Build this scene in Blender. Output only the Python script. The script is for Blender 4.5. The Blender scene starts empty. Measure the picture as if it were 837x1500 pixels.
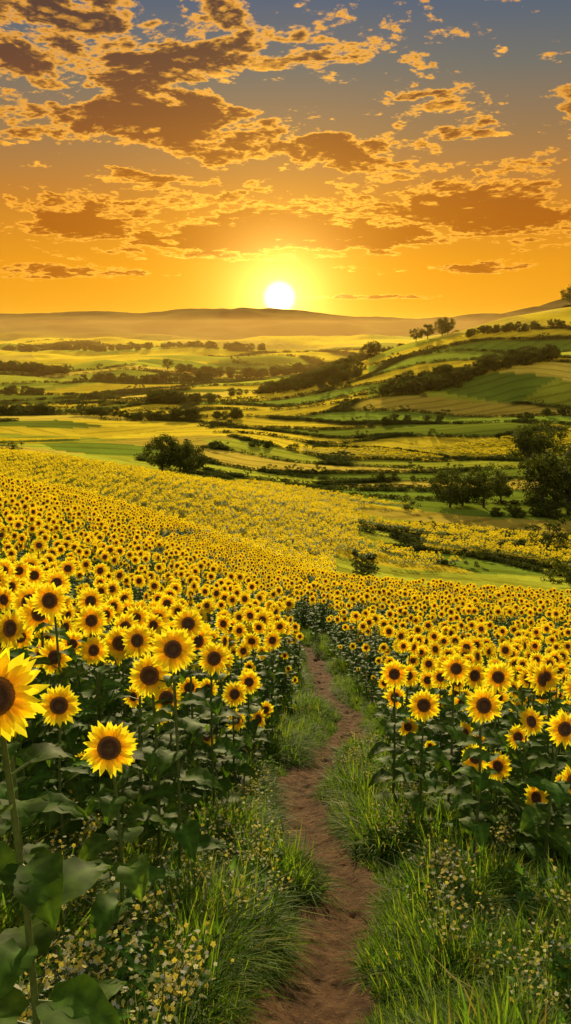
import bpy, math, random
import numpy as np
from mathutils import Vector, Matrix
random.seed(7); rng=np.random.default_rng(11)
scene=bpy.context.scene
scene.view_settings.view_transform='Standard'
try: scene.view_settings.look='None'
except Exception: pass
scene.view_settings.exposure=0

# ------------------------------------------------------------ numpy noise
def hsh(i,j,k=0.0):
    v=np.sin(i*127.1+j*311.7+k*74.7)*43758.5453
    return v-np.floor(v)
def vnoise(x,y,k=0):
    xi=np.floor(x);yi=np.floor(y);fx=x-xi;fy=y-yi
    fx=fx*fx*(3-2*fx);fy=fy*fy*(3-2*fy)
    a=hsh(xi,yi,k);b=hsh(xi+1,yi,k);c=hsh(xi,yi+1,k);d=hsh(xi+1,yi+1,k)
    return (a*(1-fx)+b*fx)*(1-fy)+(c*(1-fx)+d*fx)*fy-0.5
def fbm(x,y,k=0,o=4):
    s=0;a=1.0
    for n in range(o):
        s=s+a*vnoise(x*2**n+n*13.7,y*2**n+n*7.1,k+n);a*=.5
    return s
def sstep(a,b,x):
    t=np.clip((x-a)/(b-a),0,1);return t*t*(3-2*t)

# ------------------------------------------------------------ terrain (metres, camera height = 0)
CD=[0,3.5,5,8.1,12,16,18.6,24,40,60,75,120]
CH=[2.0,3.48,4.1,5.3,6.75,8.05,8.8,10.3,14.4,19.2,23,34]
US=[-.36,-.24,-.12,0,.12,.24,.36]
TD=[45,60,75,90,110,130,150,170,200,240,330,420,550,700,900,1200,1700,2400,3400,4500,6000,9500]
TH=[[11,12.4,14.1,15.6,16.4,16.6,16.6],
[12.3,14.8,17.5,19.2,21,22,22.3],
[16,17.6,20.4,23.2,25.5,26.5,27],
[18,20,23.6,27,30,30,30.5],
[22,24,28,30.5,34,35,35.5],
[23.5,25,28,31.5,36.5,37.5,38],
[24.3,26,29,32.5,38.5,40,40.5],
[25.5,28,32,36,41,43,43],
[33,36,38,40,43,45,45],
[39,41,43,44.5,46,47,44],
[43,45,47,50,51,50,44],
[48,48,49,49,44,37,36],
[53,53,52,52,35,18,10],
[56.7,56,55,54,22,-4,-16],
[58,57,56,55,44,10,-12],
[58,58,57,55,52,30,8],
[34,38,48,55,53,35,18],
[58,58,55,52,48,30,20],
[10,6,34,48,40,20,0],
[-70,-84,-116,-88,-46,-70,-200],
[40,30,10,20,0,10,-60],
[-20,-40,-20,-60,-80,-60,-60]]
LN=np.log(TD)
NR,NC=360,97
lg=np.linspace(LN[0],LN[-1],NR);ug=np.linspace(-.36,.36,NC)
T=np.array(TH,float)
T1=np.array([np.interp(lg,LN,T[:,c]) for c in range(7)]).T
T2=np.array([np.interp(ug,US,T1[r]) for r in range(NR)])
def smooth(A,n,ax):
    k=np.hanning(n+2)[1:-1];k/=k.sum();p=n//2
    A=np.pad(A,[(p,p) if i==ax else (0,0) for i in (0,1)],mode='edge')
    return np.apply_along_axis(lambda m:np.convolve(m,k,'valid'),ax,A)
T2=smooth(smooth(T2,13,0),21,1)
def bil(lr,u):
    a=np.clip((lr-lg[0])/(lg[1]-lg[0]),0,NR-1.001);b=np.clip((u+.36)/(ug[1]-ug[0]),0,NC-1.001)
    i=a.astype(int);j=b.astype(int);fa=a-i;fb=b-j
    return (T2[i,j]*(1-fa)+T2[i+1,j]*fa)*(1-fb)+(T2[i,j+1]*(1-fa)+T2[i+1,j+1]*fa)*fb
CDf=np.linspace(0,120,481);CHf=np.interp(CDf,CD,CH);kk=np.hanning(15);kk/=kk.sum()
CHf=np.convolve(np.pad(CHf,7,mode='reflect',reflect_type='odd'),kk,'valid')
PX_D=[0,2,3.5,5,5.8,8.1,9.9,12,13.8,16,18.6,24,27,32,40,50]
PX_X=[-.2,-.05,.06,.44,.48,.17,.20,.66,1.22,1.42,.92,1.08,.75,-.8,-4,-9]
pdf=np.linspace(0,50,501);pxf=np.interp(pdf,PX_D,PX_X);kk2=np.hanning(17);kk2/=kk2.sum()
pxf=np.convolve(np.pad(pxf,8,mode='edge'),kk2,'valid')
def pathx(d): return np.interp(d,pdf,pxf)
AM=.40
def polar(x,y):
    r=np.sqrt(x*x+y*y)+1e-6;az=np.arctan2(x,y);aa=np.abs(az)
    ue=np.where(aa>AM,np.sign(az)*np.tan(AM)*(1-(aa-AM)/(math.pi-AM)),np.tan(np.clip(az,-AM,AM)))
    d=r*np.cos(np.minimum(aa,AM))
    return r,az,ue,d
def H(x,y):
    x=np.asarray(x,float);y=np.asarray(y,float)
    r,az,ue,d=polar(x,y)
    sp=lambda v,k:k*np.log1p(np.exp(np.clip(v/k,-40,40)))
    fg=np.interp(d,CDf,CHf)-.33*sp(-x-1.2,.8)+.075*sp(x-1.5,1.0)
    fg=fg-.10*fbm(x*.35,y*.35,3,3)
    pw=np.exp(-((x-pathx(y))/.36)**2)*sstep(40,30,y)*(y>-1)
    fg=fg+.12*pw
    far=bil(np.log(np.maximum(d,1)),ue)
    w=sstep(44,62,d)
    h=fg*(1-w)+far*w
    h=h-7.5*fbm(x/85,y/70,21,2)*sstep(190,330,d)*sstep(7000,3000,d)
    h=h-27*fbm(x/250+3,y/210,22,2)*sstep(420,1000,d)
    h=h-36*fbm(x/700,y/600+5,23,3)*sstep(1300,3000,d)
    return -h
def H1(x,y): return float(H(np.array([x]),np.array([y]))[0])

# ------------------------------------------------------------ field layout
def fields(x,y):
    r,az,ue,d=polar(x,y);lr=np.log(np.maximum(r,5))
    wx=fbm(x/r*3.1+5,lr*1.8,31,3);wy=fbm(x/r*2.6,lr*1.3+9,32,3)
    X=az/.22+1.0*wx+.3;Y=lr/.095+az*1.9+1.9*wy
    xi=np.floor(X);yi=np.floor(Y)
    f1=np.full(X.shape,9.);f2=np.full(X.shape,9.);ci=np.zeros(X.shape);cj=np.zeros(X.shape)
    for a in (-1,0,1):
        for b in (-1,0,1):
            I=xi+a;J=yi+b
            sx=I+.15+.7*hsh(I,J,1);sy=J+.15+.7*hsh(I,J,2)
            D=np.sqrt(((X-sx)*.5)**2+(Y-sy)**2)
            m=D<f1
            f2=np.where(m,f1,np.minimum(f2,D));ci=np.where(m,I,ci);cj=np.where(m,J,cj);f1=np.where(m,D,f1)
    return ci,cj,f2-f1,d,ue
def dmax(u): return np.interp(u,[-.4,-.12,0,.12,.36],[96,92,80,58,49])
def ftype(ci,cj,d,u,x,y):
    t=hsh(ci,cj,5)
    k=np.where(t<.46,0,np.where(t<.66,1,np.where(t<.90,2,3))) #0 sunflower 1 green 2 light green 3 straw
    f2=(d<178+10*np.sin(x*.05))&(u<.09)&(d>=dmax(u))
    k=np.where(f2,0,k)
    gr=(u>.06)&(d>=dmax(u))&(d<118)
    k=np.where(gr,2,k)
    k=np.where((d>400)&(u>.10)&(k==0)&(t<.34),np.where(t<.15,2,1),k)
    return k,f2
def hedge_here(x,y,ci,cj,d,u):
    r=np.sqrt(x*x+y*y)
    return (vnoise(x/r*4.2+2,np.log(r)*5.5,44)>-.04)

# ------------------------------------------------------------ node helpers
def newmat(name):
    m=bpy.data.materials.new(name);m.use_nodes=True;m.node_tree.nodes.clear();return m,m.node_tree
class N:
    def __init__(s,nt): s.nt=nt
    def new(s,t,**k):
        n=s.nt.nodes.new(t)
        for a,b in k.items(): setattr(n,a,b)
        return n
    def put(s,sock,v):
        if isinstance(v,bpy.types.NodeSocket): s.nt.links.new(v,sock)
        else: sock.default_value=v
    def m(s,op,a,b=None,c=None,clamp=False):
        n=s.new('ShaderNodeMath',operation=op);n.use_clamp=clamp
        s.put(n.inputs[0],a)
        if b is not None: s.put(n.inputs[1],b)
        if c is not None: s.put(n.inputs[2],c)
        return n.outputs[0]
    def v(s,op,a,b=None):
        n=s.new('ShaderNodeVectorMath',operation=op);s.put(n.inputs[0],a)
        if b is not None: s.put(n.inputs[1],b)
        return n.outputs['Value'] if op in('DOT_PRODUCT','LENGTH') else n.outputs[0]
    def scale(s,a,f):
        n=s.new('ShaderNodeVectorMath',operation='SCALE');s.put(n.inputs[0],a);s.put(n.inputs[3],f);return n.outputs[0]
    def mix(s,f,a,b,bt='MIX'):
        n=s.new('ShaderNodeMix',data_type='RGBA',blend_type=bt)
        s.put(n.inputs[0],f);s.put(n.inputs[6],a if isinstance(a,bpy.types.NodeSocket) else (*a,1) if len(a)==3 else a)
        s.put(n.inputs[7],b if isinstance(b,bpy.types.NodeSocket) else (*b,1) if len(b)==3 else b);return n.outputs[2]
    def ss(s,x,a,b):
        n=s.new('ShaderNodeMapRange',interpolation_type='SMOOTHSTEP');s.put(n.inputs[0],x)
        if a<b: n.inputs[1].default_value=a;n.inputs[2].default_value=b
        else:
            n.inputs[1].default_value=b;n.inputs[2].default_value=a;n.inputs[3].default_value=1;n.inputs[4].default_value=0
        return n.outputs[0]
    def noise(s,vec,sc,det=4,ro=.55,dist=0):
        n=s.new('ShaderNodeTexNoise');s.put(n.inputs['Vector'],vec);n.inputs['Scale'].default_value=sc
        n.inputs['Detail'].default_value=det;n.inputs['Roughness'].default_value=ro;n.inputs['Distortion'].default_value=dist
        return n.outputs['Fac']
    def ramp(s,f,stops):
        n=s.new('ShaderNodeValToRGB');s.put(n.inputs[0],f);cr=n.color_ramp
        while len(cr.elements)<len(stops): cr.elements.new(.5)
        for e,(p,c) in zip(cr.elements,stops): e.position=p;e.color=(*c,1)
        return n.outputs[0]
def foliage_mat(name,gain=(1,1,1),trans=.4,rough=.5,var=.25,spec=.3,tgain=(1.2,1.25,.6),nsc=14):
    m,nt=newmat(name);q=N(nt)
    at=q.new('ShaderNodeAttribute',attribute_name='Col').outputs['Color']
    oi=q.new('ShaderNodeObjectInfo').outputs['Random']
    tc=q.new('ShaderNodeTexCoord').outputs['Object']
    nz=q.noise(tc,nsc,2)
    f=q.m('MULTIPLY',q.m('ADD',q.m('MULTIPLY',oi,var),1-var/2),q.m('ADD',q.m('MULTIPLY',nz,.9),.55))
    c2=q.scale(at,f)
    p=q.new('ShaderNodeBsdfPrincipled');q.put(p.inputs['Base Color'],c2);p.inputs['Roughness'].default_value=rough
    p.inputs['Specular IOR Level'].default_value=spec
    t=q.new('ShaderNodeBsdfTranslucent');q.put(t.inputs[0],q.mix(1.0,c2,(*tgain,1),'MULTIPLY'))
    mx=q.new('ShaderNodeMixShader');mx.inputs[0].default_value=trans
    nt.links.new(p.outputs[0],mx.inputs[1]);nt.links.new(t.outputs[0],mx.inputs[2])
    o=q.new('ShaderNodeOutputMaterial');nt.links.new(mx.outputs[0],o.inputs[0]);return m
M_petal=foliage_mat('sunflower_petal',trans=.52,rough=.65,var=.15,spec=.1,tgain=(1.1,1.2,.8))
M_leaf=foliage_mat('leaf',trans=.45,rough=.6,var=.3,spec=.07,tgain=(1.9,1.8,.5),nsc=32)
M_tree=foliage_mat('tree_foliage',trans=.3,rough=.7,var=.3,spec=.1)
M_grass=foliage_mat('grass_blade',trans=.55,rough=.6,var=.35,spec=.12,tgain=(1.3,1.4,.6))
def solid(name,noise_sc,bump,rough):
    m,nt=newmat(name);q=N(nt)
    at=q.new('ShaderNodeAttribute',attribute_name='Col').outputs['Color']
    tc=q.new('ShaderNodeTexCoord').outputs['Object']
    nz=q.noise(tc,noise_sc,3)
    p=q.new('ShaderNodeBsdfPrincipled');q.put(p.inputs['Base Color'],q.scale(at,q.m('ADD',q.m('MULTIPLY',nz,1.2),.4)));p.inputs['Roughness'].default_value=rough
    b=q.new('ShaderNodeBump');b.inputs['Strength'].default_value=bump;b.inputs['Distance'].default_value=.01;q.put(b.inputs['Height'],nz)
    nt.links.new(b.outputs[0],p.inputs['Normal'])
    o=q.new('ShaderNodeOutputMaterial');nt.links.new(p.outputs[0],o.inputs[0]);return m
M_disc=solid('sunflower_seed_disc',160,1.0,.8)
M_stem=solid('plant_stem',30,.3,.6)
M_bark=solid('tree_bark',6,.8,.9)

# ------------------------------------------------------------ mesh builder
class MB:
    def __init__(s): s.v=[];s.f=[];s.m=[];s.c=[]
    def add(s,vs,fs,mi,col):
        o=len(s.v);s.v.extend(vs);s.f.extend([tuple(o+i for i in f) for f in fs]);s.m.extend([mi]*len(fs))
        if isinstance(col,list): s.c.extend(col)
        else: s.c.extend([col]*len(vs))
    def tube(s,pts,rad,n,mi,col):
        vs=[];fs=[];pa=None
        for k,p in enumerate(pts):
            d=(pts[min(k+1,len(pts)-1)]-pts[max(k-1,0)]).normalized()
            if pa is None: a=d.orthogonal().normalized()
            else: a=(pa-d*pa.dot(d)).normalized()
            b=d.cross(a);pa=a
            for i in range(n):
                t=i*2*math.pi/n;vs.append(p+(a*math.cos(t)+b*math.sin(t))*rad[k])
        for k in range(len(pts)-1):
            for i in range(n): fs.append((k*n+i,k*n+(i+1)%n,(k+1)*n+(i+1)%n,(k+1)*n+i))
        s.add(vs,fs,mi,col)
    def mesh(s,name,mats,smooth=True):
        me=bpy.data.meshes.new(name);me.from_pydata([tuple(v) for v in s.v],[],s.f)
        for m in mats: me.materials.append(m)
        me.polygons.foreach_set('material_index',s.m)
        me.polygons.foreach_set('use_smooth',[smooth]*len(s.f))
        ca=me.color_attributes.new('Col','FLOAT_COLOR','POINT')
        ca.data.foreach_set('color',np.array([(*c,1) for c in s.c],np.float32).ravel());me.update();return me
SM=[M_petal,M_disc,M_leaf,M_stem]
def vary(c,a):
    k=1+random.uniform(-a,a);return (c[0]*k*(1+random.uniform(-a,a)*.4),c[1]*k,c[2]*k)
def prof(s):
    return .5+2.6*s if s<.19 else 1-((s-.19)/.81)**1.6
def leaf(mb,base,dirh,L,W,elev,droop,mi,col,nx=4,ny=5,fold=.25,wav=.03):
    side=Vector((-dirh.y,dirh.x,0));e=elev;p=base.copy();st=L/ny
    spine=[(p.copy(),e)]
    for k in range(ny):
        p=p+(dirh*math.cos(e)+Vector((0,0,1))*math.sin(e))*st;e-=droop/ny;spine.append((p.copy(),e))
    vs=[];cs=[]
    for k,(p,e) in enumerate(spine):
        s=k/ny;w=max(prof(s),.02)*W*.5;up=Vector((0,0,1))*math.cos(e)-dirh*math.sin(e)
        for i in range(nx+1):
            t=i/nx*2-1
            rib=.035*L*(k%2)*(abs(t)>.2)
            vs.append(p+side*(t*w*(1+random.uniform(-.07,.07)))+up*(abs(t)*w*fold+random.uniform(-wav,wav)*L*abs(t)-rib)-dirh*(abs(t)*W*.12*(1-s)))
            kk=1.6 if i==nx//2 else (1.15 if k%2 else .85)
            cs.append((col[0]*kk,col[1]*kk,col[2]*kk))
    fs=[(k*(nx+1)+i,k*(nx+1)+i+1,(k+1)*(nx+1)+i+1,(k+1)*(nx+1)+i) for k in range(ny) for i in range(nx)]
    mb.add(vs,fs,mi,cs)
def head(mb,c,n,R,npet=30,back=True):
    n=n.normalized();a=n.cross(Vector((0,0,1))).normalized();b=a.cross(n)*-1
    if b.z<0:b=-b
    rd=R*random.uniform(.37,.44)
    for ring in range(2):
        for i in range(npet//2):
            th=(i+ring*.5+random.uniform(-.25,.25))*2*math.pi/(npet//2)
            er=a*math.cos(th)+b*math.sin(th);et=-a*math.sin(th)+b*math.cos(th)
            L=(R-rd*.8)*random.uniform(.82,1.12);w=R*random.uniform(.13,.175)*1.6
            lift=random.uniform(.0,.4)-(.12 if ring else 0);dr=random.uniform(-.2,.6);tw=random.uniform(-.4,.4)
            vs=[];cs=[]
            for s,ww in ((0,.5),(.3,1),(.65,.86),(1,.06)):
                p=c+er*(rd*.82+L*s*(1-.12*lift))+n*(lift*L*s-dr*L*s*s*.8-.004*ring)
                for t in (-1,0,1):
                    vs.append(p+et*(t*w*ww*.5)+n*(-.18*w*ww*(t==0)+tw*t*w*ww*.5*s))
                    g=.66+.34*s
                    cs.append((.97,.86*g+.02*s,.025))
            fs=[(k*3+i2,k*3+i2+1,k*3+i2+4,k*3+i2+3) for k in range(3) for i2 in range(2)]
            mb.add(vs,fs,0,cs)
    ns=22;vs=[];cs=[];rr=[.01,.22,.42,.60,.78,.93,1.0,1.02];hh=[.03,.06,.12,.17,.17,.10,.02,-.12]
    cc=[(.12,.08,.015),(.11,.06,.015),(.08,.035,.01),(.07,.026,.008),(.14,.055,.01),(.25,.10,.012),(.20,.09,.012),(.1,.05,.01)]
    for k in range(8):
        for i in range(ns):
            th=i*2*math.pi/ns+k*.14;j=random.uniform(-.022,.022)
            vs.append(c+(a*math.cos(th)+b*math.sin(th))*rd*(rr[k]+j*.6)+n*rd*(hh[k]+j*1.4));cs.append(vary(cc[k],.3))
    fs=[(k*ns+i,k*ns+(i+1)%ns,(k+1)*ns+(i+1)%ns,(k+1)*ns+i) for k in range(7) for i in range(ns)]
    mb.add(vs,fs,1,cs)
    vs=[];ns=12
    for r_,z_ in ((1.0,-.10),(.75,-.35),(.15,-.55)):
        for i in range(ns):
            th=i*2*math.pi/ns;vs.append(c+(a*math.cos(th)+b*math.sin(th))*rd*r_+n*rd*z_)
    mb.add(vs,[(k*ns+i,k*ns+(i+1)%ns,(k+1)*ns+(i+1)%ns,(k+1)*ns+i) for k in range(2) for i in range(ns)],2,(.06,.12,.02))
    for i in range(14):
        th=(i+random.uniform(-.2,.2))*2*math.pi/14;er=a*math.cos(th)+b*math.sin(th);et=-a*math.sin(th)+b*math.cos(th)
        p=c+er*rd*.85-n*rd*.2;L=rd*random.uniform(.6,.9)
        mb.add([p-et*rd*.17,p+et*rd*.17,p+er*L-n*L*random.uniform(0,.5)],[(0,1,2)],2,(.07,.14,.02))
    return rd
def sunflower(name,hgt=1.8,R=.14,yaw=0,nod=.25,nleaf=16,hero=False):
    mb=MB();n=Vector((math.sin(yaw)*math.cos(nod),-math.cos(yaw)*math.cos(nod),math.sin(nod)))
    c=Vector((n.x*.05+random.uniform(-.03,.03),n.y*.05,hgt))
    rd=head(mb,c,n,R,38)
    top=c-n*rd*.5
    p2=top-n*.05-Vector((0,0,.04));b0=Vector((0,0,-.15))
    bend=Vector((random.uniform(-.05,.05),random.uniform(-.02,.05),0))
    pts=[b0.lerp(p2,t)+bend*math.sin(t*math.pi) for t in (0,.2,.4,.6,.8,1)]+[top]
    mb.tube(pts,[.015,.014,.013,.012,.011,.010,.014],6,3,(.10,.15,.03))
    th=random.uniform(0,6)
    for k in range(nleaf):
        t=.12+.80*k/(nleaf-1);q=b0.lerp(p2,t)+bend*math.sin(t*math.pi);th+=2.4+random.uniform(-.4,.4)
        dh=Vector((math.cos(th),math.sin(th),0));L=random.uniform(.23,.35)*(1.0 if t<.75 else 1.25-t*.7)*(.75+.5*min(1,hgt/1.8)*.5)
        pl=random.uniform(.05,.11);e=random.uniform(.25,.7);pe=q+dh*pl*math.cos(e)+Vector((0,0,pl*math.sin(e)))
        mb.tube([q,pe],[.005,.004],4,3,(.10,.16,.03))
        leaf(mb,pe-dh*.015,dh,L,L*random.uniform(.62,.8),e*.6,random.uniform(.7,1.7),2,vary((.080,.155,.018),.4),6 if hero else 4,9 if hero else 5)
    return mb.mesh(name,SM)

def coll_of(name,meshes):
    col=bpy.data.collections.new(name)
    for i,me in enumerate(meshes):
        col.objects.link(bpy.data.objects.new(f'{name}_{i:02d}',me))
    return col
def scatter(name,col,P,rot,scl,idx):
    me=bpy.data.meshes.new(name);n=len(P);me.vertices.add(n)
    me.vertices.foreach_set('co',np.asarray(P,np.float32).ravel())
    a=me.attributes.new('rot','FLOAT_VECTOR','POINT');a.data.foreach_set('vector',np.asarray(rot,np.float32).ravel())
    a=me.attributes.new('scl','FLOAT_VECTOR','POINT');s=np.asarray(scl,np.float32)
    if s.ndim==1: s=np.stack([s,s,s],1)
    a.data.foreach_set('vector',s.ravel())
    a=me.attributes.new('idx','INT','POINT');a.data.foreach_set('value',np.asarray(idx,np.int32))
    ob=bpy.data.objects.new(name,me);scene.collection.objects.link(ob)
    g=bpy.data.node_groups.new(name+'_nodes','GeometryNodeTree')
    g.interface.new_socket('Geometry',in_out='INPUT',socket_type='NodeSocketGeometry')
    g.interface.new_socket('Geometry',in_out='OUTPUT',socket_type='NodeSocketGeometry')
    gi=g.nodes.new('NodeGroupInput');go=g.nodes.new('NodeGroupOutput')
    ip=g.nodes.new('GeometryNodeInstanceOnPoints');ci=g.nodes.new('GeometryNodeCollectionInfo')
    ci.inputs[0].default_value=col;ci.inputs[1].default_value=True;ci.inputs[2].default_value=True
    def na(nm,t):
        n=g.nodes.new('GeometryNodeInputNamedAttribute');n.data_type=t;n.inputs[0].default_value=nm;return n.outputs[0]
    L=g.links.new
    L(gi.outputs[0],ip.inputs['Points']);L(ci.outputs[0],ip.inputs['Instance']);ip.inputs['Pick Instance'].default_value=True
    L(na('idx','INT'),ip.inputs['Instance Index']);L(na('rot','FLOAT_VECTOR'),ip.inputs['Rotation']);L(na('scl','FLOAT_VECTOR'),ip.inputs['Scale'])
    L(ip.outputs[0],go.inputs[0])
    md=ob.modifiers.new('instances','NODES');md.node_group=g;return ob

# ------------------------------------------------------------ ground sheet
azd=np.radians(np.linspace(-24,24,430))
out=np.radians(24+156*(np.linspace(0,1,46)[1:]**1.3))
az=np.concatenate([-out[::-1],azd,out[:-1]])
rr=np.concatenate([[.3,.8,1.2,1.6],np.exp(np.linspace(math.log(1.9),math.log(9300),860))])
nA,nR=len(az),len(rr)
RR,AZ=np.meshgrid(rr,az,indexing='ij');GX=RR*np.sin(AZ);GY=RR*np.cos(AZ);GZ=H(GX,GY)
ci,cj,bd,dd,uu=fields(GX,GY);kt,isf2=ftype(ci,cj,dd,uu,GX,GY)
pal=np.array([[.92,.68,.03],[.17,.27,.022],[.46,.50,.035],[.78,.58,.06]])
col=pal[kt];col=col*(.65+.6*hsh(ci,cj,8))[...,None]
n1=fbm(GX/25,GY/25,41,4)[...,None]
col=col*(1+.3*n1)
hed=sstep(.09,.04,bd)*hedge_here(GX,GY,ci,cj,dd,uu)
hed=np.where(isf2,0,hed)
col=col*(1-hed[...,None])+np.array([.06,.08,.015])*hed[...,None]
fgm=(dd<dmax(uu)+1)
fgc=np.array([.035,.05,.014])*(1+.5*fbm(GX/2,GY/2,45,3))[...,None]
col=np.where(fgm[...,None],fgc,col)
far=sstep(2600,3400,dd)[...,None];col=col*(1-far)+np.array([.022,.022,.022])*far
ra=hsh(ci,cj,9)*math.pi*.5-.8
row=GX*np.sin(ra)+GY*np.cos(ra)
rowamt=np.where(fgm,0,.45)*(1-.5*sstep(300,600,dd))*(1-sstep(900,1300,dd))
me=bpy.data.meshes.new('ground')
me.vertices.add(nA*nR+1)
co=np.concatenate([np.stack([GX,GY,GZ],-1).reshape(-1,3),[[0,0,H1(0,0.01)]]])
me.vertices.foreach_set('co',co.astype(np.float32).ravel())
I=np.arange(nR-1)[:,None]*nA+np.arange(nA)[None,:];J=np.arange(nR-1)[:,None]*nA+(np.arange(nA)[None,:]+1)%nA
q=np.stack([I,J,J+nA,I+nA],-1)[...,::-1].reshape(-1,4)
tri=np.stack([np.full(nA,nA*nR),(np.arange(nA)+1)%nA,np.arange(nA)],-1)
loops=np.concatenate([q.ravel(),tri.ravel()]);nq=len(q)
me.loops.add(len(loops));me.loops.foreach_set('vertex_index',loops.astype(np.int32))
me.polygons.add(nq+nA)
ls=np.concatenate([np.arange(nq)*4,nq*4+np.arange(nA)*3]);me.polygons.foreach_set('loop_start',ls.astype(np.int32))
me.update(calc_edges=True);me.validate()
me.polygons.foreach_set('use_smooth',[True]*len(me.polygons))
ca=me.color_attributes.new('Col','FLOAT_COLOR','POINT')
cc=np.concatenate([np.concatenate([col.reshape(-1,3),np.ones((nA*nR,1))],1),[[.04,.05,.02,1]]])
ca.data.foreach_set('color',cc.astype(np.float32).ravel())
a=me.attributes.new('row','FLOAT','POINT');a.data.foreach_set('value',np.append(row.ravel(),0).astype(np.float32))
a=me.attributes.new('rowamt','FLOAT','POINT');a.data.foreach_set('value',np.append(rowamt.ravel(),0).astype(np.float32))
ground=bpy.data.objects.new('ground',me);scene.collection.objects.link(ground)
m,nt=newmat('field_ground');q=N(nt)
at=q.new('ShaderNodeAttribute',attribute_name='Col').outputs['Color']
rw=q.new('ShaderNodeAttribute',attribute_name='row').outputs['Fac'];ra_=q.new('ShaderNodeAttribute',attribute_name='rowamt').outputs['Fac']
pos=q.new('ShaderNodeNewGeometry').outputs['Position']
nz=q.noise(pos,.9,5,.7);nz2=q.noise(pos,.05,5,.6);nz3=q.noise(pos,3.5,2,.7)
sn=q.m('SINE',q.m('ADD',q.m('MULTIPLY',rw,.6),q.m('MULTIPLY',nz2,5)))
st=q.m('SUBTRACT',1.0,q.m('MULTIPLY',q.ss(sn,.3,.98),ra_))
f=q.m('MULTIPLY',st,q.m('ADD',q.m('MULTIPLY',nz,.9),.55));f=q.m('MULTIPLY',f,q.m('ADD',q.m('MULTIPLY',nz3,.7),.65))
f=q.m('MULTIPLY',f,q.m('ADD',q.m('MULTIPLY',nz2,1.0),.5))
p=q.new('ShaderNodeBsdfPrincipled');q.put(p.inputs['Base Color'],q.scale(at,f));p.inputs['Roughness'].default_value=1
p.inputs['Specular IOR Level'].default_value=0
p.inputs['Sheen Weight'].default_value=.45;q.put(p.inputs['Sheen Tint'],q.mix(.25,at,(.95,.75,.10)))
b=q.new('ShaderNodeBump');b.inputs['Strength'].default_value=.6;b.inputs['Distance'].default_value=.35;q.put(b.inputs['Height'],nz)
nt.links.new(b.outputs[0],p.inputs['Normal'])
o=q.new('ShaderNodeOutputMaterial');nt.links.new(p.outputs[0],o.inputs[0]);me.materials.append(m)

# ------------------------------------------------------------ dirt path
ys=np.arange(1.2,34,.03);ts=np.linspace(-1,1,31)
YY,TT=np.meshgrid(ys,ts,indexing='ij');hw=.38+.05*vnoise(ys*1.3,ys*0,51)+.07*vnoise(ys*5,ys*0,52)
XX=pathx(YY)+TT*hw[:,None]+.05*vnoise(YY*4,TT*.5,53)
ZZ=H(XX,YY)+.085-.09*np.abs(TT)**5-.025*np.exp(-(TT/.45)**2)+.03*fbm(XX*3,YY*2.2,54,4)+.026*fbm(XX*16,YY*16,55,3)-.03*(np.abs(TT)<.6)*sstep(.12,.3,vnoise(XX*6,YY*3.4,56))
n_,k_=XX.shape;I=np.arange(n_-1)[:,None]*k_+np.arange(k_-1)[None,:]
fs=np.stack([I,I+1,I+1+k_,I+k_],-1).reshape(-1,4)
pm=bpy.data.meshes.new('dirt_path');pm.from_pydata(np.stack([XX,YY,ZZ],-1).reshape(-1,3).tolist(),[],fs.tolist());pm.polygons.foreach_set('use_smooth',[True]*len(pm.polygons))
pth=bpy.data.objects.new('dirt_path',pm);scene.collection.objects.link(pth)
m,nt=newmat('dirt');q=N(nt);pos=q.new('ShaderNodeNewGeometry').outputs['Position']
a1=q.noise(pos,6,7,.7);a2=q.noise(pos,60,6,.75);a3=q.noise(pos,22,4,.6)
c=q.ramp(a1,[(.3,(.07,.032,.013)),(.5,(.19,.092,.036)),(.7,(.34,.19,.075))])
vo=q.new('ShaderNodeTexVoronoi',feature='F1');q.put(vo.inputs['Vector'],pos);vo.inputs['Scale'].default_value=34
peb=q.ss(vo.outputs['Distance'],.28,.12)
c=q.mix(q.m('MULTIPLY',peb,q.ss(a3,.5,.62)),c,(.36,.24,.13))
p=q.new('ShaderNodeBsdfPrincipled');q.put(p.inputs['Base Color'],q.scale(c,q.m('ADD',q.m('MULTIPLY',a2,1.6),.2)));p.inputs['Roughness'].default_value=.9
p.inputs['Specular IOR Level'].default_value=.15
b=q.new('ShaderNodeBump');b.inputs['Strength'].default_value=1;b.inputs['Distance'].default_value=.05;q.put(b.inputs['Height'],q.m('ADD',a2,a3));nt.links.new(b.outputs[0],p.inputs['Normal'])
o=q.new('ShaderNodeOutputMaterial');nt.links.new(p.outputs[0],o.inputs[0]);pm.materials.append(m)

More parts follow.
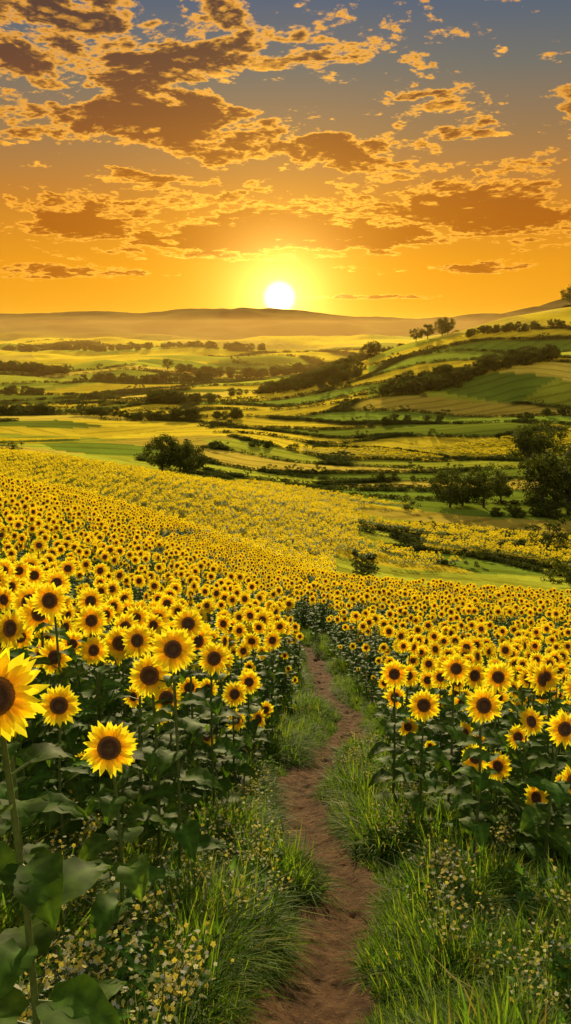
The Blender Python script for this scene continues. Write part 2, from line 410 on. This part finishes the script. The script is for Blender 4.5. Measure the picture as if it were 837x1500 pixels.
# ------------------------------------------------------------ sunflowers
variants=[sunflower(f'sunflower_var{i}',1.8,random.uniform(.135,.175),random.uniform(-.55,.55),random.uniform(-.05,.6)) for i in range(9)]
variants+=[sunflower('sunflower_var9',1.7,.135,1.2,.2)]
cs=coll_of('sunflower_plants',variants)
heroes=[(-.83,2.23,-1.035,.25,.15,.15),(-1.54,5.18,-2.5,.15,.2,.145),(-.95,3.93,-2.13,.1,.3,.145),(-.94,5.22,-2.3,.0,.25,.15),
(-.76,5.07,-2.05,.2,.35,.155),(-1.0,6.48,-3.07,.3,.4,.15),(-.89,8.06,-4.27,.9,.5,.14),(-.40,10.1,-5.1,1.0,.4,.15),(-.645,6.84,-2.86,.4,.3,.15),
(-1.2,6.31,-2.48,-.3,.3,.15),(-1.79,7.1,-2.6,.1,.25,.15),(-1.84,6.2,-2.1,-.1,.2,.155),(-1.88,6.3,-2.62,-.2,.3,.15),(-.88,7.1,-2.63,.1,.35,.15),
(-1.45,3.9,-1.95,-.7,.2,.12),(-.55,7.9,-3.7,.4,.3,.145),(-1.22,5.4,-2.95,.1,.4,.135),(-.62,8.9,-4.5,.7,.3,.14),(-.3,11.6,-5.7,.5,.3,.14),(-.45,9.3,-4.2,.2,.3,.15),
(1.29,7.03,-3.4,-.1,.3,.15),(1.53,6.0,-2.9,.1,.3,.15),(1.13,7.84,-3.45,-.1,.3,.15),(2.0,8.5,-4.46,.6,.4,.14),(2.0,6.9,-3.95,-.7,.3,.14),
(2.25,7.33,-3.88,.2,.3,.12),(2.2,6.45,-4.0,-1.0,.3,.13),(2.14,5.9,-3.05,.2,.3,.15),(2.30,6.1,-3.63,.6,.3,.14),(1.63,7.47,-3.23,.1,.35,.15),(2.06,7.45,-3.31,-.3,.35,.15),
(1.72,6.7,-3.75,-.2,.35,.13),(1.55,9.6,-4.95,-.5,.3,.14),(1.30,9.3,-4.4,.2,.3,.145)]
for (x,y,z,yw,nd,R) in heroes:
    g=H1(x,y);ob=bpy.data.objects.new('sunflower',sunflower('sunflower_mesh',max(z-g,.5),R,yw,nd,16,True));ob.location=(x,y,g);scene.collection.objects.link(ob)
HX=np.array([[h[0],h[1]] for h in heroes])
LE=([-5,3,4.6,5.8,8,12,18,26,30],[-2.6,-2.0,-1.7,-1.45,-.9,-.2,.35,.4,.2])
RE=([-5,3,5.8,8,12,16,18,26,30],[2.7,2.6,2.4,1.75,1.5,1.95,1.72,1.5,1.1])
gx,gy=np.meshgrid(np.arange(-52,46,.40),np.arange(1.5,97,.42))
gx=(gx+rng.uniform(-.16,.16,gx.shape)).ravel();gy=(gy+rng.uniform(-.16,.16,gy.shape)).ravel()
r_,a_,u_,d_=polar(gx,gy)
le=np.interp(gy,*LE);re=np.interp(gy,*RE);px=pathx(gy)
ok=(np.abs(a_)<.50)&(d_<dmax(u_))&np.where(gy<30,(gx<le)|(gx>re),np.abs(gx-px)>.4)
ok&=~((gy<4.3)&(gx>-1.9)&(gx<2.6));ok&=(gy>2.6)
ok&=~((gx<0)&(gy<5.0)&(gx>-1.0))
tr=gy+.55*gx+3*np.sin(gx*.08)
ok&=~(((np.abs(tr-31)<.8)|(np.abs(tr-47)<1.2)|(np.abs(tr-66)<1.6)|(np.abs(tr-84)<1.6))&(gy>20))
ok&=~((d_>14)&(rng.random(gx.shape)<.28))
for hx,hy in HX: ok&=((gx-hx)**2+(gy-hy)**2>.08)
gx=gx[ok];gy=gy[ok];gz=H(gx,gy)
sc=np.where(gx<pathx(gy),1.05,.90)*rng.uniform(.76,1.14,gx.shape)*(1+.06*vnoise(gx*.5,gy*.5,61))
edge=np.minimum(np.abs(gx-np.interp(gy,*LE)),np.abs(gx-np.interp(gy,*RE)))
sc*=np.where((gy<28)&(edge<.35),rng.uniform(.5,1.0,gx.shape),1)
sc=np.where((gy<5.5),sc*.82,sc)
n=len(gx);print('sunflowers',n)
idx=np.where(rng.random(n)<.88,rng.integers(0,9,n),9)
scatter('sunflower_field',cs,np.stack([gx,gy,gz],1),np.stack([rng.normal(0,.06,n),rng.normal(0,.05,n),rng.normal(0,.34,n)],1),sc,idx)

def patch(seed):
    random.seed(seed);mb=MB()
    for k in range(15):
        x=random.uniform(-.95,.95);y=random.uniform(-.95,.95);h=1.5+random.uniform(-.12,.15)
        yw=random.gauss(0,.4);nd=random.uniform(.1,.7)
        n=Vector((math.sin(yw)*math.cos(nd),-math.cos(yw)*math.cos(nd),math.sin(nd)));c=Vector((x,y,h));a=n.cross(Vector((0,0,1))).normalized();b=n.cross(a)
        R=random.uniform(.15,.19)
        for i in range(12):
            th=i*math.pi/6;t2=th+.2;t1=th-.2
            er=lambda t,r:(a*math.cos(t)+b*math.sin(t))*r
            mb.add([c+er(t1,R*.3),c+er(t2,R*.3),c+er(th+.17,R*.8),c+er(th,R)+n*.02,c+er(th-.17,R*.8)],[(0,1,2,3,4)],0,(.97,.72,.02))
        vs=[c+n*.012+(a*math.cos(i*math.pi/4)+b*math.sin(i*math.pi/4))*R*.38 for i in range(8)]
        mb.add(vs,[tuple(range(8))],1,(.14,.07,.015))
        for j in range(4):
            th=random.uniform(0,6.3);dh=Vector((math.cos(th),math.sin(th),0))
            leaf(mb,Vector((x,y,h-random.uniform(.2,.9))),dh,.33,.26,.4,1.2,2,vary((.12,.19,.02),.3),2,2)
    return mb.mesh('sunflower_patch',SM)
cp=coll_of('sunflower_patches',[patch(100+i) for i in range(5)])
random.seed(5)
gx,gy=np.meshgrid(np.arange(-230,200,1.8),np.arange(50,330,1.9))
gx=(gx+rng.uniform(-.5,.5,gx.shape)).ravel();gy=(gy+rng.uniform(-.5,.5,gy.shape)).ravel()
ci_,cj_,bd_,d_,u_=fields(gx,gy);k_,f2_=ftype(ci_,cj_,d_,u_,gx,gy);az_=np.arctan2(gx,gy)
tr=gy+.35*gx+6*np.sin(gx*.03)
lines=(np.abs((tr%19)-9)<1.1)
ok=(np.abs(az_)<.47)&(d_>dmax(u_)+3)&(k_==0)&((bd_>.09)|f2_)&(~lines)&~((d_>104)&(d_<108)&(u_<.05))
gx=gx[ok];gy=gy[ok];n=len(gx);print('patches',n)
scatter('sunflower_far_field',cp,np.stack([gx,gy,H(gx,gy)],1),np.stack([np.zeros(n),np.zeros(n),rng.normal(0,.2,n)],1),rng.uniform(.85,1.1,n),rng.integers(0,5,n))

# ------------------------------------------------------------ grass & wildflowers
def tuft(seed,nb,hm,spread,wid=.0036):
    random.seed(seed);mb=MB()
    for k in range(nb):
        th=random.uniform(0,6.283);r=spread*math.sqrt(random.random());b=Vector((r*math.cos(th),r*math.sin(th),-.02))
        t2=th+random.gauss(0,.8);dh=Vector((math.cos(t2),math.sin(t2),0));h=hm*random.uniform(.4,1.15);ln=random.uniform(.2,1.3)
        sd=Vector((-dh.y,dh.x,0)).lerp(Vector((random.uniform(-1,1),random.uniform(-1,1),0)),.4).normalized()
        w=wid*random.uniform(.6,1.4);c=random.choice([(.17,.28,.025),(.11,.21,.02),(.23,.32,.03),(.08,.16,.018)]) if random.random()<.95 else (.38,.32,.08)
        c=vary(c,.25);vs=[];cs=[]
        for s,ww in ((0,.8),(.35,1),(.7,.75)):
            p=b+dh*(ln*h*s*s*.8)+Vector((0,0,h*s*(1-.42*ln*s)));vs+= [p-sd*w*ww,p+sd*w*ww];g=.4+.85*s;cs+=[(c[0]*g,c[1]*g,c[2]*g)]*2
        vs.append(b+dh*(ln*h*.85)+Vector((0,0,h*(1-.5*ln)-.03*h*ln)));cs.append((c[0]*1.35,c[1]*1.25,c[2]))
        mb.add(vs,[(0,1,3,2),(2,3,5,4),(4,5,6)],0,cs)
    return mb.mesh('grass_tuft',[M_grass],False)
cg=coll_of('grass_tufts',[tuft(200+i,70,.20+.015*i,.10) for i in range(7)])
gx=rng.uniform(-3.6,3.6,66000);gy=rng.uniform(1.4,30,66000)
px=pathx(gy);le=np.interp(gy,*LE)-.35;re=np.interp(gy,*RE)+.3
dp=np.abs(gx-px)-.33-.12*vnoise(gx*3,gy*3,71)
clump=fbm(gx*2.0,gy*1.6,72,2)
prob=np.where(gy<8,.95,.6)*(.6+.9*(clump+.5))*.62
ok=(dp>0)&(gx>le-.6*(gy<6))&(gx<re+.6*(gy<6))&(rng.random(gx.shape)<prob)
gx=gx[ok];gy=gy[ok];dp=dp[ok];clump=clump[ok];n=len(gx);print('grass',n)
s=(.55+.75*np.clip(dp/.35,0,1))*rng.uniform(.65,1.2,n)*(1+1.4*clump)
s=np.clip(s,.35,2.0)
out_=np.sign(pathx(gy)-gx)*np.clip(.5-dp,0,.5)*.6
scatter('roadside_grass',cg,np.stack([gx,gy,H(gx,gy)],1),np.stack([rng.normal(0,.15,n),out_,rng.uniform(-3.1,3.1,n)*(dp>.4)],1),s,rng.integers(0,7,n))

def weed(seed,kind):
    random.seed(seed);mb=MB()
    if kind==0:
        for k in range(5):
            th=random.uniform(0,6.3);ln=random.uniform(.05,.2);h=random.uniform(.30,.52);dh=Vector((math.cos(th),math.sin(th),0))
            pts=[dh*(ln*t*t)+Vector((0,0,h*t)) for t in (0,.35,.7,1)]
            mb.tube(pts,[.003,.0025,.002,.0015],4,3,(.09,.13,.03))
            for j in range(6):
                t=random.uniform(.6,1);q=dh*(ln*t*t)+Vector((0,0,h*t));a=random.uniform(0,6.3);e=q+Vector((math.cos(a)*.05,math.sin(a)*.05,random.uniform(.02,.07)))
                mb.tube([q,e],[.0015,.001],3,3,(.1,.14,.03))
                nn=Vector((random.uniform(-.6,.6),random.uniform(-.9,.2),1)).normalized();aa=nn.orthogonal().normalized();bb=nn.cross(aa);pc=random.choice([(.88,.78,.3),(.9,.70,.10),(.88,.84,.62)])
                for i in range(5):
                    t0=i*1.2566;er=aa*math.cos(t0)+bb*math.sin(t0);et=-aa*math.sin(t0)+bb*math.cos(t0);r0=random.uniform(.011,.017)
                    mb.add([e,e+er*r0*.6+et*r0*.4,e+er*r0,e+er*r0*.6-et*r0*.4],[(0,1,2,3)],0,pc)
            for j in range(6):
                t=random.uniform(.05,.7);a=random.uniform(0,6.3);leaf(mb,dh*(ln*t*t)+Vector((0,0,h*t)),Vector((math.cos(a),math.sin(a),0)),random.uniform(.05,.1),.025,.6,.8,2,vary((.07,.14,.02),.3),2,3)
    else:
        for k in range(36):
            a=random.uniform(0,6.3);dh=Vector((math.cos(a),math.sin(a),0))
            z=random.uniform(0,.30);leaf(mb,Vector((random.uniform(-.09,.09),random.uniform(-.09,.09),z)),dh,random.uniform(.06,.15),random.uniform(.02,.055),random.uniform(.2,1),random.uniform(.5,1.4),2,vary((.085,.18,.02),.35),2,4)
    return mb.mesh('weed',SM)
cw=coll_of('wild_plants',[weed(300,0),weed(301,0),weed(302,0),weed(303,1),weed(304,1)])
gx=rng.uniform(-3.2,3.4,3900);gy=rng.uniform(2.3,12,3900);px=pathx(gy)
cl=vnoise(gx*1.3,gy*1.3,81)
ok=(np.abs(gx-px)>.5)&(gx>np.interp(gy,*LE)-.5)&(gx<np.interp(gy,*RE)+.4)&(cl>-.14)&(rng.random(gx.shape)<np.where(gx<px,.75,.45))
gx=gx[ok];gy=gy[ok];n=len(gx)
scatter('wildflowers',cw,np.stack([gx,gy,H(gx,gy)],1),np.stack([np.zeros(n),np.zeros(n),rng.uniform(0,6.3,n)],1),rng.uniform(.65,1.1,n),np.where(rng.random(n)<.5,rng.integers(0,3,n),rng.integers(3,5,n)))

# ------------------------------------------------------------ trees & bushes
def tree(seed,h=10.,w=8.,trunk=True,nclump=55,nleaf=70,ls=.30,low=.22):
    random.seed(seed);mb=MB();cz=h*(low+(1-low)*.52);rx=w/2;rz=h*(1-low)*.5
    if trunk:
        mb.tube([Vector((0,0,-.5)),Vector((.1,0,h*.2)),Vector((-.1,.1,h*.45)),Vector((0,0,h*.75))],[h*.035,h*.026,h*.018,h*.007],8,1,(.07,.05,.035))
    for k in range(nclump):
        th=random.uniform(0,6.283);cz_=random.uniform(-1,1);r=random.uniform(.35,1)**.5
        rad=math.sqrt(max(0,1-cz_*cz_))*r*(1+.18*math.sin(3*th+seed)+.12*math.sin(5*th+cz_*4))
        c=Vector((rad*rx*math.cos(th),rad*rx*math.sin(th),cz+cz_*rz*r))
        if trunk and k%4==0:
            mb.tube([Vector((0,0,h*random.uniform(.2,.5))),c*.5+Vector((0,0,cz*.45)),c],[h*.012,h*.007,h*.002],5,1,(.07,.05,.035))
        cr=random.uniform(.10,.2)*min(w,h);br=random.uniform(.65,1.35)
        for j in range(nleaf):
            v=Vector((random.gauss(0,1),random.gauss(0,1),random.gauss(0,.75)));v=v.normalized()*cr*random.random()**.4
            p=c+v;nn=(v.normalized()+Vector((random.gauss(0,.5),random.gauss(0,.5),random.gauss(0,.5)))).normalized();a=nn.orthogonal().normalized();b=nn.cross(a);s=ls*random.uniform(.5,1.1)
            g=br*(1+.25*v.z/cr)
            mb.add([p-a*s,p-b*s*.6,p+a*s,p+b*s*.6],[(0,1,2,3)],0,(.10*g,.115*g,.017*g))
    return mb.mesh('tree_mesh',[M_tree,M_bark],False)
TV=[tree(400,10,10),tree(401,11,9),tree(402,9,10,low=.1),tree(403,10,8),tree(404,8,9,low=.05)]
BV=[tree(410+i,1.0,1.5,False,16,40,.06,.0) for i in range(4)]
def place(name,x,y,hm,mesh,base):
    ob=bpy.data.objects.new(name,mesh);s=hm/base;ob.scale=(s*random.uniform(.9,1.1),s,s);ob.rotation_euler=(0,0,random.uniform(0,6));ob.location=(x,y,H1(x,y)-.15*s);scene.collection.objects.link(ob)
for i,(x,y,h,v) in enumerate([(-37,243,10.5,2),(-32,246,10,0),(-28.5,240,8.5,4),(42,204,9.5,2),(46,208,8,4),(51,206,11,0),(57,212,8,3),(66,206,13,1),(72,204,16,0),(79,208,18,1),(64,199,7,4),(70,198,8,2),(76,196,9,2),(-110,300,4,2),(78,260,14,1),(84,268,15,0),
    (238,700,17,0),(243,702,14,3),(130,695,14,2),(135,697,13,0),(117,690,12,3),(107,686,11,0),(68,690,13,2),(74,694,13,0),(57,690,11,0),(48,690,11,3),(43,688,9,0)]):
    place('oak_tree' if v!=2 else 'broadleaf_tree',x,y,h,TV[v],[10,11,9,10,8][v])
random.seed(3)
for (x,y,h,v) in [(29.5,126,3.2,0),(39.5,114,4,1),(41,113,3.6,2),(51,148,6,3),(54,150,6.5,1),(31,196,4,2),(-12.5,250,3,1),(-46,120,1.8,0)]:
    place('round_bush',x,y,h,BV[v],1.0)
n=380000;az_=rng.uniform(-.46,.46,n);lr_=rng.uniform(math.log(100),math.log(2400),n)
x=np.exp(lr_)*np.sin(az_);y=np.exp(lr_)*np.cos(az_)
ci_,cj_,bd_,d_,u_=fields(x,y);k_,f2_=ftype(ci_,cj_,d_,u_,x,y)
ex=hedge_here(x,y,ci_,cj_,d_,u_)
ok=(bd_<.030)&ex&(~f2_)&(d_>dmax(u_)+10)
x=x[ok];y=y[ok];d_=d_[ok];n=len(x);print('hedge',n)
hs=np.interp(d_,[100,250,500,1000,2500],[.9,1.2,1.8,3.2,7])*rng.uniform(.7,1.15,n)
hs*=1+1.4*(rng.random(n)<.008)
cb=coll_of('hedge_bushes',BV)
scatter('hedgerow',cb,np.stack([x,y,H(x,y)-.1*hs],1),np.stack([np.zeros(n),np.zeros(n),rng.uniform(0,6.3,n)],1),np.stack([hs*1.2,hs*1.2,hs],1),rng.integers(0,4,n))
WX=[];WY=[];WS=[]
for (cx,cy,ax,ay,num,h) in [(15,640,34,26,60,12),(40,600,16,12,20,10),(105,490,50,14,90,8.5),(75,470,26,8,34,7),(150,500,16,14,26,8),(-75,520,12,10,16,10),(-60,535,18,5,10,7),(-160,450,34,8,44,7),(-70,440,46,6,44,6),(-10,330,6,3,7,3),(5,335,12,3,8,3),
    (170,620,46,8,40,6),(60,800,55,8,34,10),(-150,900,80,10,60,12),(-330,1000,70,14,60,13),(-50,1100,110,12,60,14),(120,380,18,5,12,4),(40,250,12,3,6,3),(62,192,12,3,14,3.5),(85,200,8,8,10,8),(-260,760,50,8,34,10),(60,395,22,4,18,4.5),(-30,640,40,5,20,6),(-420,1650,160,20,70,16),(-150,1700,120,20,50,15)]:
    for k in range(num):
        t=random.uniform(0,6.283);r=math.sqrt(random.random());WX.append(cx+ax*r*math.cos(t));WY.append(cy+ay*r*math.sin(t));WS.append(h/10*random.uniform(.6,1.15))
WX=np.array(WX);WY=np.array(WY);WS=np.array(WS);n=len(WX)
ct=coll_of('woodland_trees',TV)
scatter('woodland',ct,np.stack([WX,WY,H(WX,WY)-1.2*WS],1),np.stack([np.zeros(n),np.zeros(n),rng.uniform(0,6.3,n)],1),np.stack([WS,WS,WS*.95],1),rng.integers(0,5,n))

# ------------------------------------------------------------ valley haze (real scattering volume beyond the near slope)
import bmesh
bm=bmesh.new();bmesh.ops.create_cube(bm,size=1);me=bpy.data.meshes.new('valley_haze');bm.to_mesh(me)
hz=bpy.data.objects.new('valley_haze',me);hz.scale=(19000,9000,260);hz.location=(0,4500+330,-100);scene.collection.objects.link(hz)
m,nt=newmat('haze');q=N(nt);vs=q.new('ShaderNodeVolumeScatter');vs.inputs['Color'].default_value=(1,.58,.15,1);vs.inputs['Density'].default_value=.000085;vs.inputs['Anisotropy'].default_value=.55
o=q.new('ShaderNodeOutputMaterial');nt.links.new(vs.outputs[0],o.inputs['Volume']);me.materials.append(m)

# ------------------------------------------------------------ sky
SUN_AZ=-.007;SUN_EL=math.radians(2.0)
w=bpy.data.worlds.new('World');scene.world=w;w.use_nodes=True;nt=w.node_tree;nt.nodes.clear();q=N(nt)
try: w.cycles.sampling_method='NONE'
except Exception as ex_: print(ex_)
D=q.new('ShaderNodeTexCoord').outputs['Generated'];sx=q.new('ShaderNodeSeparateXYZ');nt.links.new(D,sx.inputs[0]);X,Y,Z=sx.outputs
azn=q.m('ARCTAN2',X,Y);el=q.m('ARCSINE',q.m('MAXIMUM',Z,-.2))
sky=q.ramp(q.m('DIVIDE',el,.8,clamp=True),[(0,(.90,.38,.012)),(.085,(.84,.33,.012)),(.17,(.60,.23,.025)),(.26,(.33,.19,.08)),(.34,(.17,.165,.14)),(.43,(.075,.12,.19)),(1,(.10,.15,.28))])
back=q.ss(Y,.25,-.6)
bsky=q.ramp(q.m('DIVIDE',el,.8,clamp=True),[(0,(.80,.59,.32)),(.5,(.66,.55,.38)),(1,(.25,.27,.34))])
sky=q.mix(back,sky,bsky)
sd=(math.sin(SUN_AZ)*math.cos(SUN_EL),math.cos(SUN_AZ)*math.cos(SUN_EL),math.sin(SUN_EL))
ang=q.m('ARCCOSINE',q.m('MINIMUM',q.v('DOT_PRODUCT',D,sd),1.0))
def ex(k): return q.m('EXPONENT',q.m('MULTIPLY',ang,-1/k))
zz=q.m('ADD',q.m('MAXIMUM',Z,0.0),.16)
cx=q.m('DIVIDE',X,zz);cy=q.m('DIVIDE',Y,zz)
def dens(oy,det,vor):
    cv=q.new('ShaderNodeCombineXYZ');q.put(cv.inputs[0],cx);q.put(cv.inputs[1],q.m('ADD',cy,oy) if oy else cy);cv.inputs[2].default_value=2.7
    f=q.noise(cv.outputs[0],2.4,det,.66,.25)
    if not vor: return q.m('SUBTRACT',f,.040)
    vo=q.new('ShaderNodeTexVoronoi',feature='F1');q.put(vo.inputs['Vector'],cv.outputs[0]);vo.inputs['Scale'].default_value=9;vo.inputs['Detail'].default_value=3;vo.inputs['Roughness'].default_value=.65
    return q.m('SUBTRACT',f,q.m('MULTIPLY',vo.outputs['Distance'],.11))
ms=None
for (a0,e0,ra,re_,am) in [(-.27,.30,.13,.05,1.4),(-.145,.222,.13,.036,1.3),(-.19,.122,.21,.032,1.35),(.01,.19,.11,.032,1.0),(.22,.128,.16,.030,1.35),(.24,.25,.15,.04,.5),(.07,.100,.11,.015,1.2),(-.26,.060,.16,.011,1.8),(-.03,.30,.09,.03,.4),(.11,.295,.06,.018,.6),(-.03,.105,.10,.014,1.2),(.09,.035,.10,.004,1.8),(.25,.065,.08,.007,1.3)]:
    dx=q.m('DIVIDE',q.m('SUBTRACT',azn,a0),ra);dy=q.m('DIVIDE',q.m('SUBTRACT',el,e0),re_)
    g=q.m('MULTIPLY',q.m('EXPONENT',q.m('MULTIPLY',q.m('ADD',q.m('MULTIPLY',dx,dx),q.m('MULTIPLY',dy,dy)),-1.0)),am)
    ms=g if ms is None else q.m('ADD',ms,g)
ms=q.m('MULTIPLY',q.m('MINIMUM',ms,1.6),.155)
ms=q.m('SUBTRACT',ms,q.m('MULTIPLY',q.ss(el,.095,.04),.15))
n0=q.m('ADD',dens(0,10,True),ms);n1_=q.m('ADD',dens(.07,6,False),ms)
al=q.ss(n0,.440,.495);core=q.ss(n0,.462,.565)
lit=q.m('MULTIPLY',q.m('SUBTRACT',n0,n1_),11.0,clamp=True)
prox=ex(.24)
edge=q.m('POWER',q.m('SUBTRACT',1.0,core),2.6)
lf=q.m('ADD',q.m('MULTIPLY',edge,.9),q.m('MULTIPLY',lit,.65),clamp=True)
lowf=q.ss(el,.33,.08)
dark=q.mix(lowf,(.10,.052,.038),(.46,.135,.008));bright=q.mix(prox,(1.0,.40,.03),(2.1,1.05,.12))
cc=q.mix(lf,dark,bright)
backc=q.mix(back,cc,(.75,.55,.31))
base=q.mix(al,sky,backc)
def addc(a,fac,c):
    cb_=q.new('ShaderNodeCombineColor')
    for i in range(3): q.put(cb_.inputs[i],c[i])
    return q.v('ADD',a,q.scale(cb_.outputs[0],fac))
base=addc(base,q.m('MULTIPLY',ex(.10),.80),(1,.48,.02))
base=addc(base,q.m('MULTIPLY',ex(.030),2.8),(1,.72,.20))
base=addc(base,q.m('MULTIPLY',q.ss(ang,.022,.004),3),(1,.95,.8))
bg=q.new('ShaderNodeBackground');q.put(bg.inputs[0],base);bg.inputs[1].default_value=1.0
o=q.new('ShaderNodeOutputWorld');nt.links.new(bg.outputs[0],o.inputs[0])

# ------------------------------------------------------------ sun lamp
sl=bpy.data.lights.new('sun','SUN');sl.energy=5;sl.angle=math.radians(.5);sl.color=(1,.80,.42)
so=bpy.data.objects.new('sun',sl);e=math.radians(13);v=Vector((math.sin(SUN_AZ)*math.cos(e),math.cos(SUN_AZ)*math.cos(e),math.sin(e)))
so.rotation_euler=v.to_track_quat('Z','Y').to_euler();scene.collection.objects.link(so)
# ------------------------------------------------------------ camera
cd=bpy.data.cameras.new('camera');cd.sensor_fit='VERTICAL';cd.sensor_height=36;cd.lens=36*1200/1500;cd.clip_end=30000;cd.clip_start=.05
cam=bpy.data.objects.new('camera',cd);cam.location=(0,0,0);cam.rotation_euler=(math.radians(90-12.68),0,0);scene.collection.objects.link(cam);scene.camera=cam
